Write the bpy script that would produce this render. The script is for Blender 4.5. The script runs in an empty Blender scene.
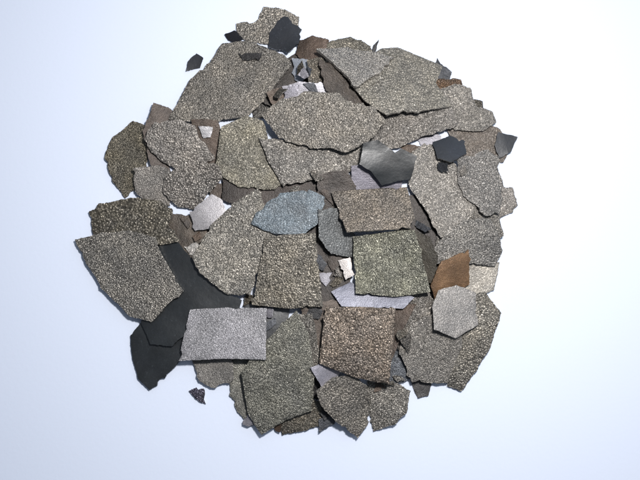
import bpy, math, random
import numpy as np
from mathutils import Vector, Matrix
from mathutils.geometry import delaunay_2d_cdt

S = 0.00025            # one unit = 0.25 mm
D = 900.0              # camera distance in units
TILT = math.radians(6)
scene = bpy.context.scene
col = scene.collection

# ------------------------------------------------------------------ camera geometry
CP = np.array([0, -D*math.sin(TILT), D*math.cos(TILT)])
UP = np.array([0, math.cos(TILT), math.sin(TILT)])
FW = np.array([0, math.sin(TILT), -math.cos(TILT)])
def ground_xy(px, py, h):
    d = np.array([1.0,0,0])*(px-320) + UP*(240-py) + FW*D
    k = (h-CP[2])/d[2]
    p = CP + d*k
    return p[0], p[1]
def pix(x, y, h):
    v = np.array([x, y, h]) - CP
    z = v @ FW
    return 320 + v[0]*D/z, 240 - (v @ UP)*D/z

# ------------------------------------------------------------------ materials
def lin(c):
    c = c/255.0
    return c/12.92 if c <= 0.04045 else ((c+0.055)/1.055)**2.4

def make_mat(name, kind, rgb, grain, seed):
    r = random.Random(seed)
    grain = grain*r.uniform(0.68,0.86)
    m = bpy.data.materials.new(name); m.use_nodes = True
    nt = m.node_tree; N = nt.nodes; L = nt.links
    b = N['Principled BSDF']
    def new(t, **kw):
        n = N.new(t)
        for k, v in kw.items(): setattr(n, k, v)
        return n
    def mathn(op, a, c=None, clamp=False):
        n = new('ShaderNodeMath', operation=op, use_clamp=clamp)
        for i, v in enumerate((a, c)):
            if v is None: continue
            if hasattr(v, 'is_linked'): L.new(v, n.inputs[i])
            else: n.inputs[i].default_value = v
        return n.outputs[0]
    def rng(v, a, c, d, e):
        n = new('ShaderNodeMapRange'); L.new(v, n.inputs[0])
        for i, x in enumerate((a, c, d, e)): n.inputs[i+1].default_value = x
        return n.outputs[0]
    tc = new('ShaderNodeTexCoord'); mp = new('ShaderNodeMapping')
    L.new(tc.outputs['Object'], mp.inputs['Vector'])
    mp.inputs['Scale'].default_value = (1/S,)*3
    mp.inputs['Location'].default_value = (r.uniform(-300,300), r.uniform(-300,300), r.uniform(-50,50))
    V = mp.outputs[0]
    def noise(scale, detail=3, rough=0.55):
        n = new('ShaderNodeTexNoise'); L.new(V, n.inputs['Vector'])
        n.inputs['Scale'].default_value = scale; n.inputs['Detail'].default_value = detail
        n.inputs['Roughness'].default_value = rough
        return n.outputs['Fac']
    big = noise(1/24.0, 3); mid = noise(1/5.0, 3); fine = noise(1/0.9, 2)
    lift = 1.12 if kind in 'gf' else 1.0
    base = [lin(x)*lift for x in rgb]
    rgbn = new('ShaderNodeRGB'); rgbn.outputs[0].default_value = (*base, 1)
    bump = new('ShaderNodeBump'); bump.inputs['Strength'].default_value = 1.0
    normal = bump.outputs[0]
    def scaled(f):
        mul = new('ShaderNodeVectorMath', operation='SCALE')
        L.new(rgbn.outputs[0], mul.inputs[0]); L.new(f, mul.inputs['Scale'])
        return mul.outputs[0]
    if kind in ('g', 'f'):
        vo = new('ShaderNodeTexVoronoi', feature='F1'); L.new(V, vo.inputs['Vector'])
        vo.inputs['Scale'].default_value = 1/grain
        sep = new('ShaderNodeSeparateColor'); L.new(vo.outputs['Color'], sep.inputs[0])
        v2 = new('ShaderNodeTexVoronoi', feature='F1'); L.new(V, v2.inputs['Vector'])
        v2.inputs['Scale'].default_value = 1/0.9
        sp2 = new('ShaderNodeSeparateColor'); L.new(v2.outputs['Color'], sp2.inputs[0])
        dist = vo.outputs['Distance']
        amp = r.uniform(0.8,1.05) if kind == 'g' else r.uniform(0.5,0.65)
        hgt = mathn('ADD', mathn('MULTIPLY', rng(dist, 0.0, 0.75, 1, 0), rng(sep.outputs[2], 0, 1, 0.25, 1)), mathn('MULTIPLY', mid, 0.9))
        L.new(hgt, bump.inputs['Height'])
        bump.inputs['Distance'].default_value = S*0.86*amp
        off = new('ShaderNodeVectorMath', operation='SUBTRACT'); L.new(v2.outputs['Color'], off.inputs[0]); off.inputs[1].default_value = (0.5,0.5,0.5)
        sc = new('ShaderNodeVectorMath', operation='SCALE'); L.new(off.outputs[0], sc.inputs[0]); sc.inputs['Scale'].default_value = 0.42*amp
        ad = new('ShaderNodeVectorMath', operation='ADD'); L.new(bump.outputs[0], ad.inputs[0]); L.new(sc.outputs[0], ad.inputs[1])
        no = new('ShaderNodeVectorMath', operation='NORMALIZE'); L.new(ad.outputs[0], no.inputs[0]); normal = no.outputs[0]
        cell = rng(sep.outputs[0], 0, 1, 1-0.18*amp, 1+0.18*amp)
        crev_shade = rng(dist, 0.2, 0.72, 1.12, 1-0.55*amp)  # shade in the crevices between grains, painted into the base colour
        lo = rng(big, 0.3, 0.7, 0.78, 1.18)
        fn = rng(sp2.outputs[0], 0, 1, 1-0.18*amp, 1+0.18*amp)
        f = mathn('MULTIPLY', mathn('MULTIPLY', cell, crev_shade), mathn('MULTIPLY', lo, fn))
        hs = new('ShaderNodeHueSaturation'); L.new(scaled(f), hs.inputs['Color'])
        L.new(rng(big, 0.25, 0.75, 0.65, 1.05), hs.inputs['Saturation'])
        L.new(hs.outputs[0], b.inputs['Base Color'])
        b.inputs['Metallic'].default_value = r.uniform(0.45,0.6) if kind == 'g' else r.uniform(0.3,0.45)
        ro = r.uniform(0.0,0.06)
        L.new(rng(sep.outputs[1], 0, 1, 0.32+ro, 0.52+ro) if kind == 'g' else rng(sep.outputs[1], 0, 1, 0.40, 0.58), b.inputs['Roughness'])
    elif kind == 's':
        L.new(mathn('ADD', mathn('MULTIPLY', mid, 0.8), mathn('MULTIPLY', fine, 0.5)), bump.inputs['Height'])
        bump.inputs['Distance'].default_value = S*0.8
        f = mathn('MULTIPLY', rng(big, 0.3, 0.7, 0.55, 1.4), rng(fine, 0.3, 0.7, 0.6, 1.4))
        L.new(scaled(f), b.inputs['Base Color'])
        b.inputs['Roughness'].default_value = 0.45; b.inputs['Metallic'].default_value = 0.3
    elif kind == 'k':
        L.new(mathn('ADD', mathn('MULTIPLY', mid, 0.3), mathn('MULTIPLY', fine, 0.05)), bump.inputs['Height'])
        bump.inputs['Distance'].default_value = S*0.45
        speck = rng(noise(1/2.2, 4, 0.7), 0.60, 0.72, 0, 2.0)
        f = mathn('ADD', mathn('MULTIPLY', rng(big, 0.3, 0.7, 0.6, 1.5), rng(fine, 0.3, 0.75, 0.8, 1.3)), speck)
        L.new(scaled(f), b.inputs['Base Color'])
        b.inputs['Roughness'].default_value = 0.32; b.inputs['Metallic'].default_value = 0.0
        b.inputs['Specular IOR Level'].default_value = 0.85
    else:  # 'l' smooth pale face
        st = new('ShaderNodeMapping'); L.new(V, st.inputs['Vector'])
        st.inputs['Rotation'].default_value = (0,0,r.uniform(0,3)); st.inputs['Scale'].default_value = (0.05,1,1)
        sn = new('ShaderNodeTexNoise'); L.new(st.outputs[0], sn.inputs['Vector']); sn.inputs['Scale'].default_value = 0.7
        L.new(mathn('ADD', mathn('MULTIPLY', fine, 0.6), mathn('ADD', mathn('MULTIPLY', mid, 0.5), mathn('MULTIPLY', sn.outputs['Fac'], 0.3))), bump.inputs['Height'])
        bump.inputs['Distance'].default_value = S*0.4
        f = mathn('MULTIPLY', rng(big, 0.3, 0.7, 0.78, 1.14), rng(fine, 0.3, 0.7, 0.72, 1.2))
        L.new(scaled(f), b.inputs['Base Color'])
        b.inputs['Roughness'].default_value = 0.42; b.inputs['Metallic'].default_value = 0.35
    L.new(normal, b.inputs['Normal'])
    return m

edge_mat = make_mat('fracture_edge', 's', (156,152,146), 2, 5)

# ------------------------------------------------------------------ flake table, lowest first
# (short reference, label, kind, rgb, outline, jag, thickness, grain)
T = []
def F(ref, label, kind, rgb, pts, jag=1.0, th=2.6, grain=2.1):
    p = [tuple(float(v) for v in q.split(',')) for q in pts.split()]
    T.append(dict(ref=ref, label=label, kind=kind, rgb=rgb, pts=p, jag=jag, th=th, grain=grain))

# ---- dark flakes at the very bottom, seen through the gaps
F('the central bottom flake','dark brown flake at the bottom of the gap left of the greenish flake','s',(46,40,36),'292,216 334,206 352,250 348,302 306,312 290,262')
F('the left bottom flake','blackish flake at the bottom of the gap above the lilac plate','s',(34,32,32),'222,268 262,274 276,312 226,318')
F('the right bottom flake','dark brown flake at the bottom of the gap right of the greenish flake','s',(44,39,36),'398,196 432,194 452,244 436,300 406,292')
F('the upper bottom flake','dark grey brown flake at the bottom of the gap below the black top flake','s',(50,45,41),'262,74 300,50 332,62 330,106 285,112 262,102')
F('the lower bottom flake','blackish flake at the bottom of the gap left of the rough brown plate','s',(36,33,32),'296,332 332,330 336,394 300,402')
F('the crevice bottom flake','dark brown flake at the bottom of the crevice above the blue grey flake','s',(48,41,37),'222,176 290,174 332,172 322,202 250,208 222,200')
# ---- rim and lowest pieces
F('the topmost flake','topmost grainy grey brown flake with a stepped upper edge','g',(128,122,113),'236,24 258,19 264,8 285,9 299,17 296,34 278,46 250,42 238,36')
F('the olive top strip','narrow olive brown grainy strip along the top rim, right of the black flake','g',(104,98,86),'312,48 332,40 350,36 371,44 374,62 340,68 314,62')
F('the reddish top flake','small reddish brown flake tucked between black top flake and olive strip','s',(80,67,58),'298,42 312,36 330,42 324,62 306,66 296,54')
F('the lone upper chip','small black triangular chip lying alone off the upper left rim','k',(24,25,29),'189,61 196,54 203,58 200,68 186,71',0.6,2.2)
F('the top left sliver','small black sliver poking out left of the topmost flake','k',(24,24,28),'224,34 235,30 244,38 240,44 228,40',0.6,2)
F('the lone lower chip','small dark chip with pale specks lying alone below the pile','g',(74,70,84),'189,391 196,387 204,389 205,404 198,401',0.8,2.3,2.0)
F('the rust strip','small rust brown strip at the upper right rim beside the big pale flake','g',(84,64,46),'430,78 447,80 461,79 463,87 448,95 430,92',1.2)
F('the olive left flake','dark olive flake standing out on the upper left rim','g',(112,105,90),'105,156 113,137 132,121 150,128 146,180 126,198 112,182',0.8,2.6,1.8)
F('the dark brown corner','dark brown smooth flake behind the knobbly upper left flake','s',(70,61,55),'142,132 154,103 169,108 180,122 172,140 170,172 150,166')
F('the right brown flake','medium brown flake on the right rim below the pale stepped flake','f',(100,91,82),'446,128 475,120 500,129 511,146 504,162 478,160 456,154',0.8,2.6,1.6)
F('the right black chip','small black chip on the right rim beside the brown flake','k',(23,24,28),'497,131 518,137 512,152 500,158 494,146',0.6)
F('the pale stepped flake','pale grey stepped flake on the upper right rim','g',(122,117,110),'434,92 455,84 470,87 476,105 493,111 497,122 484,130 455,130 440,118',0.9,2.6,1.8)
F('the pale right tip','pale grey pointed flake sticking out of the middle right rim','g',(122,117,111),'470,176 498,172 504,187 512,187 518,205 508,214 497,223 474,228',0.9,2.6,1.9)
F('the right backing flake','mid grey flake in the right gap above the rounded pale flake','g',(114,110,104),'440,206 462,190 498,212 504,236 470,250 436,246',1.0)
F('the beige square','small pale beige squarish flake on the right rim above the coarse triangle','f',(142,136,126),'458,256 500,262 494,290 476,298 456,284',0.7)
F('the coarse triangle','coarse dark olive triangular flake pointing down at the lower right rim','g',(112,107,98),'456,300 486,292 502,314 488,352 462,392 447,386 440,340',1.0,3.0,2.4)
F('the lower right chip','tiny dark chip at the foot of the lower right grey flake','s',(58,56,56),'410,380 432,380 428,396 418,398',0.7,2)
F('the slate shard','bluish dark shard between the rough brown plate and lower right grey flake','f',(76,80,86),'380,350 404,352 414,378 396,384 380,380',0.8,2.3,1.8)
F('the bottom olive bit','small coarse olive brown bit at the very bottom rim','g',(94,88,77),'278,418 300,392 328,404 327,424 300,432 282,436',1.0,2.6,2.1)
F('the bottom right flake','grey grainy flake with a ragged right side at the bottom rim','g',(126,121,113),'366,381 394,382 411,391 408,408 396,424 373,432',1.0,2.4,1.8)
F('the bottom left sliver','long narrow grey green sliver at the lower left rim','f',(112,110,102),'226,360 248,356 258,395 252,426 236,412 230,390',0.9,2.6,1.8)
F('the lower left stub','small grey stub below the pale lilac plate','f',(110,106,101),'188,350 232,350 234,380 212,388 200,383',0.9,2.6,1.8)
F('the lower black shard','black shard hanging off the lower left rim, below the pale lilac plate','k',(25,28,30),'130,336 150,312 198,298 206,330 190,350 176,366 150,391 137,379 132,356',0.8,2.6)
F('the left dark brown','brown smooth flake beside the coarse left rim flake, partly covered','s',(74,66,58),'164,212 200,216 214,240 200,266 172,256')
F('the small left square','small plain grey flake below the knobbly upper left flake','f',(118,113,107),'134,168 160,165 178,176 170,206 146,203 135,192',0.9,2.6,1.8)
# ---- second layer
SECOND = len(T)
F('the slate wedge','black wedge right beside the pale lilac plate','k',(26,28,31),'244,296 290,300 288,324 270,350 246,344')
F('the dark brown stripe','dark brown flake with its left side showing beside the rough brown plate','s',(72,63,56),'300,302 340,300 336,350 322,366 306,348')
F('the mid right strip','narrow grey brown flake right of the dark brown triangle','g',(112,106,98),'400,294 428,288 440,312 426,338 402,352 396,348 404,326',0.9,2.6,1.9)
F('the lower right flake','broad grey flake at lower right, left of the coarse triangle','g',(126,121,114),'399,350 411,324 432,314 460,328 462,346 448,383 412,382',0.9,2.8,1.8)
F('the pale band','pale grey flat band under the big pale flakes at upper right','g',(118,113,107),'358,112 400,104 450,102 458,124 424,136 400,148 362,148',0.8,2.6,1.8)
F('the long pale flake','long pale grainy flake running down right of the black pair','g',(128,123,116),'410,152 424,142 442,146 452,160 466,178 476,208 470,222 456,228 441,238 424,208 408,184',1.0,2.6,2.0)
F('the right pale square','blocky pale grey flake at right, under the brown flake','g',(126,122,117),'456,158 470,156 484,150 499,155 498,168 503,184 499,214 486,217 476,206 462,196 458,180',1.0,2.6,1.8)
F('the lower right pale flake','rounded pale grey flake at right above the beige square','g',(134,130,124),'432,250 446,232 463,220 490,219 497,231 503,250 497,266 470,264 454,260 436,264',0.8,2.6,1.8)
F('the olive wedge','small dark olive wedge left of the orange brown flake','s',(66,62,55),'402,224 430,236 440,256 436,284 418,280',0.8)
F('the orange flake','orange brown smooth flake at right','s',(112,87,64),'438,260 467,250 471,284 458,292 436,301 430,286',0.6,2.4,1.6)
F('the pale pentagon','pale grey five sided flake left of the coarse triangle','f',(134,130,126),'430,308 437,290 456,285 476,294 479,326 454,338 432,331',0.6,2.6,1.7)
F('the dark brown triangle','dark brown triangle showing right of the rough brown plate','s',(74,63,55),'356,300 417,305 406,326 392,362 368,352',0.6)
F('the big upper left flake','largest grainy grey brown flake at the upper left of the pile','g',(126,120,111),'168,118 190,79 213,57 222,44 247,42 285,56 292,66 264,102 248,117 200,124',0.9,2.8,2.0)
F('the tiny dark flake','small dark flat piece on the upper edge of the largest upper left flake','s',(44,42,42),'238,53 262,54 259,61 242,60',0.6,1.8)
F('the black top flake','black glassy flake resting on the topmost flake','k',(27,29,34),'270,32 284,16 301,30 299,45 288,54 268,46',0.7,2.6)
F('the brown nub','brown nub at the right end of the largest upper left flake','s',(78,67,58),'264,92 284,86 294,98 274,110')
F('the tiny blue shard','tiny pale bluish shard standing above the silvery sliver near the top','l',(146,151,160),'292,58 309,60 312,76 300,82 292,72',0.7,2)
F('the olive upright','olive brown upright piece left of the dark brown wedge near the top','g',(104,97,86),'306,62 324,56 334,82 324,94 308,86',0.8,2.6,1.9)
F('the silvery sliver','pale silvery sliver above the big rough centre flake','l',(156,154,160),'282,86 300,81 324,84 328,96 300,104 286,98',0.7,2.2)
F('the brown wedge','dark brown smooth wedge beneath the pale triangular top flake','s',(60,53,47),'318,60 346,70 364,88 374,112 344,106 324,92',0.7,2.6)
F('the big top right flake','large olive grey flake at top right with a straight slanting upper edge','g',(120,115,105),'366,106 352,90 360,62 382,46 398,44 443,63 437,83 452,108 420,113 384,117',0.6,3.2,2.0)
F('the pale top triangle','pale pointed triangular flake near the top, above the brown wedge','g',(140,135,128),'315,53 345,48 372,51 395,57 389,65 355,91 342,76',0.6,4.6,1.7)
F('the reddish left flake','reddish brown piece right of the knobbly upper left flake','s',(78,67,59),'192,120 218,121 226,146 216,170 196,160',0.8)
F('the tiny white chip','tiny white chip below the left end of the largest upper left flake','l',(180,178,180),'199,125 213,127 210,137 203,138',0.7,1.8)
F('the olive middle flake','olive grainy flake at left of centre with a pointed lower tip','g',(116,111,98),'214,172 222,127 246,116 264,121 270,145 285,183 268,189 238,187',0.7,2.6,1.8)
F('the pale centre flake','pale grey flake below the big rough centre flake','g',(122,117,110),'258,138 300,142 352,144 366,140 362,168 330,175 298,182 284,186 270,164',0.9,2.6,1.9)
F('the lilac smooth bit','small lilac smooth piece below the black pair','l',(118,115,124),'350,166 372,164 388,182 404,178 402,190 352,192',0.5,2.2)
F('the centre brown bit','dark brown smooth piece left of the olive brown rectangle','s',(62,56,52),'316,176 346,168 356,186 352,212 330,216 316,206')
F('the rough centre flake','big rough grey flake in the upper centre with rounded left end','g',(126,120,111),'261,113 268,108 282,98 298,96 311,91 340,93 346,100 372,107 387,120 376,134 366,143 345,152 330,147 311,148 279,137',1.0,3.4,2.3)
F('the rear black flake','black glassy flake at right, small and rounded, near the brown rim flake','k',(24,27,33),'433,142 450,134 466,140 467,155 450,164 438,160',0.7,2.6)
F('the black pair','large black glassy flake right of centre with a notched top','k',(22,25,27),'359,163 363,143 376,140 394,152 401,148 417,156 412,177 399,179 381,184 371,171',0.4,3)
F('the large black shard','long black shard running from the left grey flake to the lilac plate','k',(25,28,30),'146,246 158,240 178,242 200,268 222,290 242,300 238,318 190,330 172,346 150,344 140,320 160,296',0.8,2.8)
F('the coarse left flake','coarse dark olive flake on the left rim with bubbly surface','g',(102,96,84),'88,212 98,203 130,198 160,201 174,210 172,228 180,240 160,246 130,242 92,234',1.1,3.2,2.8)
F('the knobbly flake','knobbly grey brown flake at upper left with lobed right edge','g',(128,122,115),'145,140 155,122 180,119 196,126 198,136 207,143 214,158 202,164 176,167 160,160 150,150',1.1,2.8,2.2)
F('the round left flake','rounded rough flake just below the knobbly upper left flake','g',(126,120,113),'163,192 166,176 182,164 202,161 219,165 223,178 208,192 196,211 176,206',1.1,2.8,2.2)
F('the white left bit','small whitish smooth piece left of centre below the rounded rough flake','l',(164,161,163),'190,212 212,194 222,200 230,220 210,228 194,231',0.6,2.2)
F('the left centre flake','large grainy grey flake left of centre, beside the rough dark square','g',(126,121,112),'192,257 210,225 232,204 258,188 268,212 272,242 257,273 250,296 226,294 201,273',0.9,3,2.2)
F('the blue grey flake','blue grey flake with rounded left side in the middle of the pile','f',(92,102,109),'251,224 257,212 266,204 280,193 310,190 324,197 319,222 302,235 274,234',0.8,2.6,2.0)
F('the slate centre piece','slate grey narrow piece left of the greenish flake','f',(94,96,96),'316,210 342,208 358,238 354,258 330,254 318,238',0.8,2.4,1.8)
F('the white centre bit','small whitish shard in the gap left of the greenish flake','l',(168,163,160),'337,262 350,257 355,274 346,280',0.8,2)
F('the lilac strip','thin bluish lilac strip along the lower edge of the greenish flake','l',(118,119,130),'332,292 350,282 366,288 402,292 414,300 404,310 342,307',0.5,2.2)
F('the large grey plate','large grey plate at the left rim with a long slanting lower edge','g',(130,125,117),'74,239 97,234 131,231 157,237 160,250 185,291 168,305 152,322 131,317 103,291 86,264',0.7,3.2,1.9)
F('the rough dark square','rough olive grey square plate left of centre','g',(114,108,97),'266,236 316,232 319,264 323,306 290,307 252,305 258,270',0.5,3.2,2.3)
F('the grey upright','narrow grey flake between the lower green grey plate and rough brown plate','g',(116,111,103),'292,314 312,314 321,362 306,376 298,356',0.7,2.6,2.0)
F('the green grey plate','long green grey plate with slanted sides near the bottom','g',(118,116,106),'241,372 254,354 272,334 297,309 307,332 315,372 312,411 286,420 262,436 247,412',0.6,2.8,1.8)
F('the lilac lower bit','small pale lilac piece at the lower left corner of rough brown plate','l',(134,132,140),'309,366 324,361 341,370 336,381 322,387',0.6,2.2)
F('the bottom flake','coarse grey flake with a pointed tip at the bottom of the pile','g',(116,110,101),'314,390 331,377 352,374 366,386 370,421 358,438 341,427 320,405',1.0,4,2.4)
F('the greenish flake','greenish olive flake with straight sides right of centre','g',(108,107,94),'352,236 396,232 414,230 431,292 396,296 357,294 354,264',0.4,3,1.8)
F('the olive rectangle','rough olive brown rectangle plate in the middle right of the pile','g',(114,105,94),'331,190 372,187 408,186 415,220 410,231 346,234 340,214',0.5,3.2,2.3)
F('the rough brown plate','rough brown upright plate in the lower middle of the pile','g',(102,91,80),'326,308 360,306 396,308 389,384 354,377 320,364',0.5,3.2,2.3)
F('the lilac plate','pale lilac grey plate with clean straight edges, lower left of centre','f',(146,144,147),'190,310 230,307 268,308 266,360 222,359 178,361',0.35,3.2,1.5)

CORE = [(172,118),(215,60),(250,46),(290,45),(375,48),(440,68),(455,90),(485,112),(496,140),(492,190),(494,215),(490,262),
        (480,295),(470,340),(440,372),(400,388),(360,400),(310,410),(260,400),(205,365),(165,330),(105,285),(96,235),(130,205),(118,160),(150,126)]

# ------------------------------------------------------------------ geometry helpers
def jagged(pts, jag, r):
    out = []
    n = len(pts)
    P = [(x+r.gauss(0,0.5), y+r.gauss(0,0.5)) for x, y in pts]
    def sub(a, b):
        l = math.hypot(b[0]-a[0], b[1]-a[1])
        if l < 1.9: return [a]
        t = r.uniform(0.3,0.7)
        k = r.choice([r.gauss(0,0.4), r.uniform(-1.6,1.6)])*jag*min(0.008*l+0.36, 0.9)
        if 6 < l < 16 and r.random() < 0.18*jag: k = r.choice([-1,1])*r.uniform(1.2,2.4)   # a chip broken out of the rim
        k = max(-0.32*l, min(0.32*l, k))
        m = (a[0]+(b[0]-a[0])*t - (b[1]-a[1])/l*k, a[1]+(b[1]-a[1])*t + (b[0]-a[0])/l*k)
        return sub(a, m) + sub(m, b)
    for i in range(n): out += sub(P[i], P[(i+1) % n])
    return out

def inside(X, Y, poly):
    res = np.zeros(X.shape, bool); n = len(poly)
    j = n-1
    for i in range(n):
        xi, yi = poly[i]; xj, yj = poly[j]
        if yi != yj:
            c = ((yi > Y) != (yj > Y)) & (X < (xj-xi)*(Y-yi)/(yj-yi)+xi)
            res ^= c
        j = i
    return res

ST = 2.0
GX = np.arange(-360, 361, ST); GY = np.arange(-300, 301, ST)
MX, MY = np.meshgrid(GX, GY)

def samples(poly):
    P = np.array(poly)
    x0, y0 = P.min(0); x1, y1 = P.max(0)
    i0 = int((x0+360)//ST); i1 = int((x1+360)//ST)+2; j0 = int((y0+300)//ST); j1 = int((y1+300)//ST)+2
    m = inside(MX[j0:j1, i0:i1], MY[j0:j1, i0:i1], poly)
    oi = np.round((P[:,0]+360)/ST).astype(int)-i0; oj = np.round((P[:,1]+300)/ST).astype(int)-j0
    oi = np.clip(oi, 0, m.shape[1]-1); oj = np.clip(oj, 0, m.shape[0]-1)
    m[oj, oi] = True
    jj, ii = np.nonzero(m)
    return jj+j0, ii+i0

def best_plane(dx, dy, h, lim=0.30):
    def f(a, b): return np.max(h - a*dx - b*dy)
    g = 0.618
    def inner(a):
        lo, hi = -lim, lim
        for _ in range(15):
            m1 = hi-g*(hi-lo); m2 = lo+g*(hi-lo)
            if f(a,m1) < f(a,m2): hi = m2
            else: lo = m1
        b = (lo+hi)/2
        return f(a,b), b
    lo, hi = -lim, lim
    for _ in range(15):
        m1 = hi-g*(hi-lo); m2 = lo+g*(hi-lo)
        if inner(m1)[0] < inner(m2)[0]: hi = m2
        else: lo = m1
    a = (lo+hi)/2; z, b = inner(a)
    return a, b, z

def warp_fn(fl, r):
    # every flake keeps a little of the curl it had when it broke off
    R = fl['R']; sc = min(R/40.0, 1.2)
    k = r.choice([r.uniform(-2.2,-0.6), r.uniform(0.6,3.4)]); k2 = r.uniform(-1.8,1.8); a = r.uniform(0, 3.14)
    p1, p2 = r.uniform(0,6), r.uniform(0,6); w = 0.4
    ca, sa = math.cos(a), math.sin(a)
    return lambda x, y: sc*(k*((x*ca+y*sa)/R)**2 + k2*(x*ca+y*sa)*(y*ca-x*sa)/R**2) + w*np.sin(x/9.0+p1)*np.sin(y/8.0+p2)

def settle(flakes):
    H = np.zeros(MX.shape); ID = -np.ones(MX.shape, int)
    for idx, fl in enumerate(flakes):
        r = random.Random(fl['seed'])
        pj = jagged(fl['pts'], fl['jag'], r)
        h = 5.0
        for it in range(2):
            poly = [ground_xy(x, y, h) for x, y in pj]
            P = np.array(poly); A = np.roll(P, -1, 0)
            cr = P[:,0]*A[:,1]-A[:,0]*P[:,1]; ar = cr.sum()/2
            cx = ((P[:,0]+A[:,0])*cr).sum()/(6*ar); cy = ((P[:,1]+A[:,1])*cr).sum()/(6*ar)
            fl['R'] = max(np.hypot(P[:,0]-cx, P[:,1]-cy))
            wf = warp_fn(fl, random.Random(fl['seed']+7))
            jj, ii = samples(poly)
            dx = MX[jj,ii]-cx; dy = MY[jj,ii]-cy
            u = wf(dx, dy)
            a, b, z = best_plane(dx, dy, H[jj,ii]-u, 0.5 if fl.get('filler') else 0.3)
            h = z + fl['th']
        z += 0.25
        top = z + a*dx + b*dy + u + fl['th'] + 0.3
        H[jj,ii] = np.maximum(H[jj,ii], top); ID[jj,ii] = idx
        fl.update(poly=[(p[0]-cx, p[1]-cy) for p in poly], c=(cx,cy,z), ab=(a,b), wf=wf, area=abs(ar))
    return H, ID

for i, f_ in enumerate(T): f_['seed'] = 100+i*17; f_['pos'] = float(i)
NT = len(T)

# small pieces heaped in the core, showing in the gaps between the large flakes
rnd = random.Random(91)
FC = [('dark brown','s',(60,52,46)),('grey','g',(108,104,98)),('blackish','s',(30,30,32)),('olive brown','g',(90,84,74)),
      ('brown','s',(84,69,57)),('pale grey','f',(134,130,125)),('slate','s',(62,64,69)),('grey','g',(112,106,98)),('lilac grey','l',(128,126,133))]
fill = []
def chip(x, y, rr, pos, th=None):
    i = len(fill)
    n = rnd.randint(3,5); a0 = rnd.uniform(0,6.28); asp = rnd.uniform(0.35,1.0); ro = rnd.uniform(0,3.14)
    pts = []
    for k in range(n):
        a = a0 + 6.283*(k+rnd.uniform(-0.25,0.25))/n; q = rr*rnd.uniform(0.75,1.3)
        u, v = q*math.cos(a), q*math.sin(a)*asp
        pts.append((x+u*math.cos(ro)-v*math.sin(ro), y+u*math.sin(ro)+v*math.cos(ro)))
    cw, kd, rgb = FC[rnd.randrange(len(FC))]
    j = rnd.uniform(0.85,1.12)
    fill.append(dict(ref=None, cw=cw, noun='sliver' if asp < 0.55 else 'chip', kind=kd, rgb=tuple(c*j for c in rgb), pts=pts, jag=0.8,
                     th=th or rnd.uniform(1.2,2.0), grain=1.8, filler=True, seed=5000+i*13, pos=pos))
    return pts
def merged(): return sorted(fill + T, key=lambda f: f['pos'])
# loose shards down in the crevices, under the upper plates
ZONES = [(316,345,170,205,8),(316,356,240,302,28),(406,430,224,296,14),(300,330,300,390,10),(270,318,60,104,14),(190,226,124,160,5),
         (170,212,215,260,9),(376,408,296,390,8),(232,320,182,204,16),(404,416,176,214,4),(268,300,300,335,5),(250,300,395,430,4),
         (340,372,90,112,3),(300,330,385,425,6),(236,300,298,310,8),(306,322,228,300,12),(430,466,135,170,3)]
for x0, x1, y0, y1, k in ZONES:
    for _ in range(k):
        chip(rnd.uniform(x0,x1), rnd.uniform(y0,y1), rnd.uniform(5,10.5), SECOND-0.5+rnd.choice([rnd.uniform(0,6), rnd.uniform(10,34)]))
# chips caught under the rims of some upper plates, which tip them
for i, f_ in enumerate(T):
    if i < SECOND+8 or len(f_['pts']) < 6 or i % 2: continue
    if max(p[0] for p in f_['pts']) - min(p[0] for p in f_['pts']) < 40: continue
    k = rnd.randrange(len(f_['pts'])); p = f_['pts'][k]; q = f_['pts'][(k+1) % len(f_['pts'])]
    t = rnd.uniform(0.3,0.7)
    chip(p[0]+(q[0]-p[0])*t, p[1]+(q[1]-p[1])*t, rnd.uniform(7,10.0), i-0.5, rnd.uniform(3,4.5))
core = [ground_xy(x, y, 4) for x, y in CORE]
CM = inside(MX, MY, core)
for rp in range(4):
    H, ID = settle(merged())
    gap = CM & (ID < 0)
    g0 = gap.sum(); tries = 0
    while gap.sum() > 6 and tries < 90:
        tries += 1
        jj, ii = np.nonzero(gap)
        k = rnd.randrange(len(jj))
        px, py = pix(MX[jj[k],ii[k]], MY[jj[k],ii[k]], 3)
        p = chip(px, py, rnd.uniform(9,15) if rp == 0 else rnd.uniform(6,11), -2)
        gap &= ~inside(MX, MY, [ground_xy(a, b, 3) for a, b in p])
    print('GAP', rp, g0, tries)
for it in range(6):
    allf = merged()
    H, ID = settle(allf)
    cnt = np.bincount(ID[ID >= 0], minlength=len(allf))*ST*ST
    bad = {id(f_) for i, f_ in enumerate(allf) if f_.get('filler') and cnt[i] < 56}
    if not bad or it == 5: break
    fill = [f_ for f_ in fill if id(f_) not in bad]
print('FLAKES', len(allf), 'max height', H.max(), 'gap left', (CM & (ID < 0)).sum())
for i, f_ in enumerate(allf):
    jj, ii = np.nonzero(ID == i)
    f_['vis'] = (MX[jj,ii].mean(), MY[jj,ii].mean()) if len(jj) else f_['c'][:2]
# a bottom flake that the heap hides altogether is left out
drop = {id(f_) for i, f_ in enumerate(allf) if cnt[i] < 24 and f_.get('ref') in ('the central bottom flake','the left bottom flake','the right bottom flake','the upper bottom flake','the lower bottom flake','the crevice bottom flake')}
if drop:
    T = [f_ for f_ in T if id(f_) not in drop]
    allf = merged(); H, ID = settle(allf)
    for i, f_ in enumerate(allf):
        jj, ii = np.nonzero(ID == i)
        f_['vis'] = (MX[jj,ii].mean(), MY[jj,ii].mean()) if len(jj) else f_['c'][:2]

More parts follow.
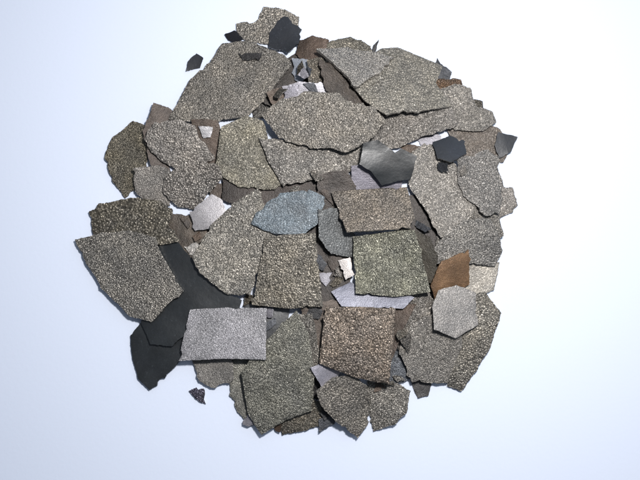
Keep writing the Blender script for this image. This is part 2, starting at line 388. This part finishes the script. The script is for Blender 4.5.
used = set()
mains = [f_ for f_ in T if 'bottom flake' not in f_['ref'] or f_['ref'] == 'the bottom flake']
for f_ in allf:
    if not f_.get('filler'): continue
    ds = sorted(mains, key=lambda m: math.hypot(m['vis'][0]-f_['vis'][0], m['vis'][1]-f_['vis'][1]))
    for p, q in ((0,1),(0,2),(1,2),(0,3),(1,3),(2,3),(0,4),(1,4),(2,4),(3,4)):
        k = (f_['cw'], f_['noun'], frozenset((ds[p]['ref'], ds[q]['ref'])))
        if k not in used: break
    else: print('DUPLICATE LABEL', k)
    used.add(k)
    f_['label'] = '%s %s between %s and %s' % (f_['cw'], f_['noun'], ds[p]['ref'], ds[q]['ref'])

def build(fl):
    r = random.Random(fl['seed']+31)
    kind = fl['kind']; poly = fl['poly']
    sp = {'g':2.6, 'f':2.6, 's':6.0, 'k':6.0, 'l':5.0}[kind]
    jz = {'g':0.13, 'f':0.05, 's':0.12, 'k':0.03, 'l':0.05}[kind]
    P = np.array(poly)
    x0, y0 = P.min(0); x1, y1 = P.max(0)
    pts = []
    row = 0; y = y0
    while y < y1:
        x = x0 + (sp/2 if row % 2 else 0)
        while x < x1:
            pts.append((x+r.uniform(-.3,.3)*sp, y+r.uniform(-.3,.3)*sp)); x += sp
        y += sp*0.866; row += 1
    Q = np.array(pts)
    if len(Q):
        m = inside(Q[:,0], Q[:,1], poly)
        Q = Q[m]
    if len(Q):
        dmin = np.min(np.hypot(Q[:,None,0]-P[None,:,0], Q[:,None,1]-P[None,:,1]), axis=1)
        Q = Q[dmin > 1.3]
    co = [Vector((float(a), float(b))) for a, b in poly] + [Vector((float(a), float(b))) for a, b in Q]
    ov, oe, of, *_ = delaunay_2d_cdt(co, [], [list(range(len(poly)))], 1, 1e-4)
    n = len(ov)
    cnt_e = {}
    for f in of:
        for k in range(len(f)):
            a, b = f[k], f[(k+1) % len(f)]
            cnt_e.setdefault((min(a,b),max(a,b)), []).append((a,b))
    bd = [v[0] for v in cnt_e.values() if len(v) == 1]
    bset = {a for e in bd for a in e}
    # one broken ridge across a small glassy flake: two planes meeting, as glass breaks
    ra, ro = r.uniform(0,3.14), r.uniform(-0.2,0.2)*fl['R']
    rk = r.uniform(0.06,0.10) if 14 < fl['R'] < 40 else 0.0
    verts = []
    for i, v in enumerate(ov):
        u = float(fl['wf'](v.x, v.y))
        z = u + fl['th'] + (r.uniform(-0.5,0.0)*(0.2 if kind == 'k' else 1) if i in bset else r.uniform(-jz, jz))
        if kind == 'k': z += max(-rk*max(v.x*math.cos(ra)+v.y*math.sin(ra)-ro, 0), -0.65*fl['th'])
        verts.append((v.x*S, v.y*S, z*S))
    for i, v in enumerate(ov):
        u = float(fl['wf'](v.x, v.y)); k = 1.0
        if i in bset: k = 1 - r.uniform(0, 1.0)/max(math.hypot(v.x, v.y), 3)
        verts.append((v.x*k*S, v.y*k*S, u*S))
    faces = [tuple(f) for f in of] + [tuple(i+n for i in reversed(f)) for f in of] + [(b, a, a+n, b+n) for a, b in bd]
    name = 'metal_flake' if fl['area'] > 700 else 'metal_chip'
    me = bpy.data.meshes.new(name)
    me.from_pydata(verts, [], faces); me.update()
    me.materials.append(make_mat('flake_surface', kind, fl['rgb'], fl['grain'], fl['seed'])); me.materials.append(edge_mat)
    nt = 2*len(of)
    for i, p in enumerate(me.polygons):
        p.use_smooth = kind in 'skl'
        if i >= nt: p.material_index = 1 if kind not in 'ks' else 0
    if kind in 'skl': me.set_sharp_from_angle(angle=0.6)
    o = bpy.data.objects.new(name, me); col.objects.link(o)
    a, b = fl['ab']; cx, cy, cz = fl['c']
    nrm = Vector((-a, -b, 1)).normalized()
    q = Vector((0,0,1)).rotation_difference(nrm)
    o.matrix_world = Matrix.Translation((cx*S, cy*S, cz*S)) @ q.to_matrix().to_4x4()
    o['label'] = fl['label']; o['category'] = 'metal flake' if name == 'metal_flake' else 'metal chip'
    o['group'] = 'broken metal flakes heaped on the white paper'
    return o
for fl in allf: build(fl)

# ------------------------------------------------------------------ white sheet
me = bpy.data.meshes.new('paper_sheet')
w, d_ = 900*S, 760*S
me.from_pydata([(-w,-d_,0),(w,-d_,0),(w,d_,0),(-w,d_,0)], [], [(0,1,2,3)])
m = bpy.data.materials.new('white_paper'); m.use_nodes = True
nt = m.node_tree; b = nt.nodes['Principled BSDF']
tc = nt.nodes.new('ShaderNodeTexCoord'); no = nt.nodes.new('ShaderNodeTexNoise')
nt.links.new(tc.outputs['Object'], no.inputs['Vector']); no.inputs['Scale'].default_value = 900; no.inputs['Detail'].default_value = 4
bu = nt.nodes.new('ShaderNodeBump'); bu.inputs['Distance'].default_value = 0.00006; bu.inputs['Strength'].default_value = 0.4
nt.links.new(no.outputs['Fac'], bu.inputs['Height']); nt.links.new(bu.outputs[0], b.inputs['Normal'])
b.inputs['Base Color'].default_value = (0.66,0.715,0.835,1); b.inputs['Roughness'].default_value = 0.8  # white paper; blue cast of the dimmer light is put into its colour
b.inputs['Specular IOR Level'].default_value = 0.2
me.materials.append(m)
o = bpy.data.objects.new('paper_sheet', me); col.objects.link(o); o['kind'] = 'structure'
o['label'] = 'plain white paper sheet under the pile of flakes'; o['category'] = 'paper sheet'

# ------------------------------------------------------------------ light: dim bluish room, brighter towards one side, and one lamp
w_ = bpy.data.worlds.new('World'); scene.world = w_; w_.use_nodes = True
wn = w_.node_tree; bg = wn.nodes['Background']
wt = wn.nodes.new('ShaderNodeTexCoord'); dt = wn.nodes.new('ShaderNodeVectorMath'); dt.operation = 'DOT_PRODUCT'
wn.links.new(wt.outputs['Generated'], dt.inputs[0]); dt.inputs[1].default_value = (0.62,0.62,0.48)
cr_ = wn.nodes.new('ShaderNodeValToRGB'); wn.links.new(dt.outputs['Value'], cr_.inputs[0])
cr_.color_ramp.elements[0].position = 0.0; cr_.color_ramp.elements[0].color = (0.09,0.105,0.13,1)
cr_.color_ramp.elements[1].position = 0.95; cr_.color_ramp.elements[1].color = (0.62,0.71,0.83,1)
e = cr_.color_ramp.elements.new(0.45); e.color = (0.15,0.17,0.21,1)
wn.links.new(cr_.outputs[0], bg.inputs[0]); bg.inputs[1].default_value = 1.0
la = bpy.data.lights.new('lamp', 'AREA'); la.shape = 'DISK'; la.size = 85*S; la.energy = 0.49; la.color = (1,0.975,0.955)
lo = bpy.data.objects.new('lamp', la); col.objects.link(lo)
lo.location = Vector((150, 165, 735))*S
lo.rotation_euler = (Vector((40,30,0))*S - lo.location).to_track_quat('-Z','Y').to_euler()

cam = bpy.data.cameras.new('camera'); co_ = bpy.data.objects.new('camera', cam); col.objects.link(co_)
cam.sensor_width = 36; cam.lens = 36*D/640; cam.clip_start = 0.005; cam.clip_end = 20
co_.location = Vector(CP)*S; co_.rotation_euler = (TILT, 0, 0)
scene.camera = co_
scene.view_settings.view_transform = 'Standard'; scene.view_settings.look = 'None'; scene.view_settings.exposure = 0
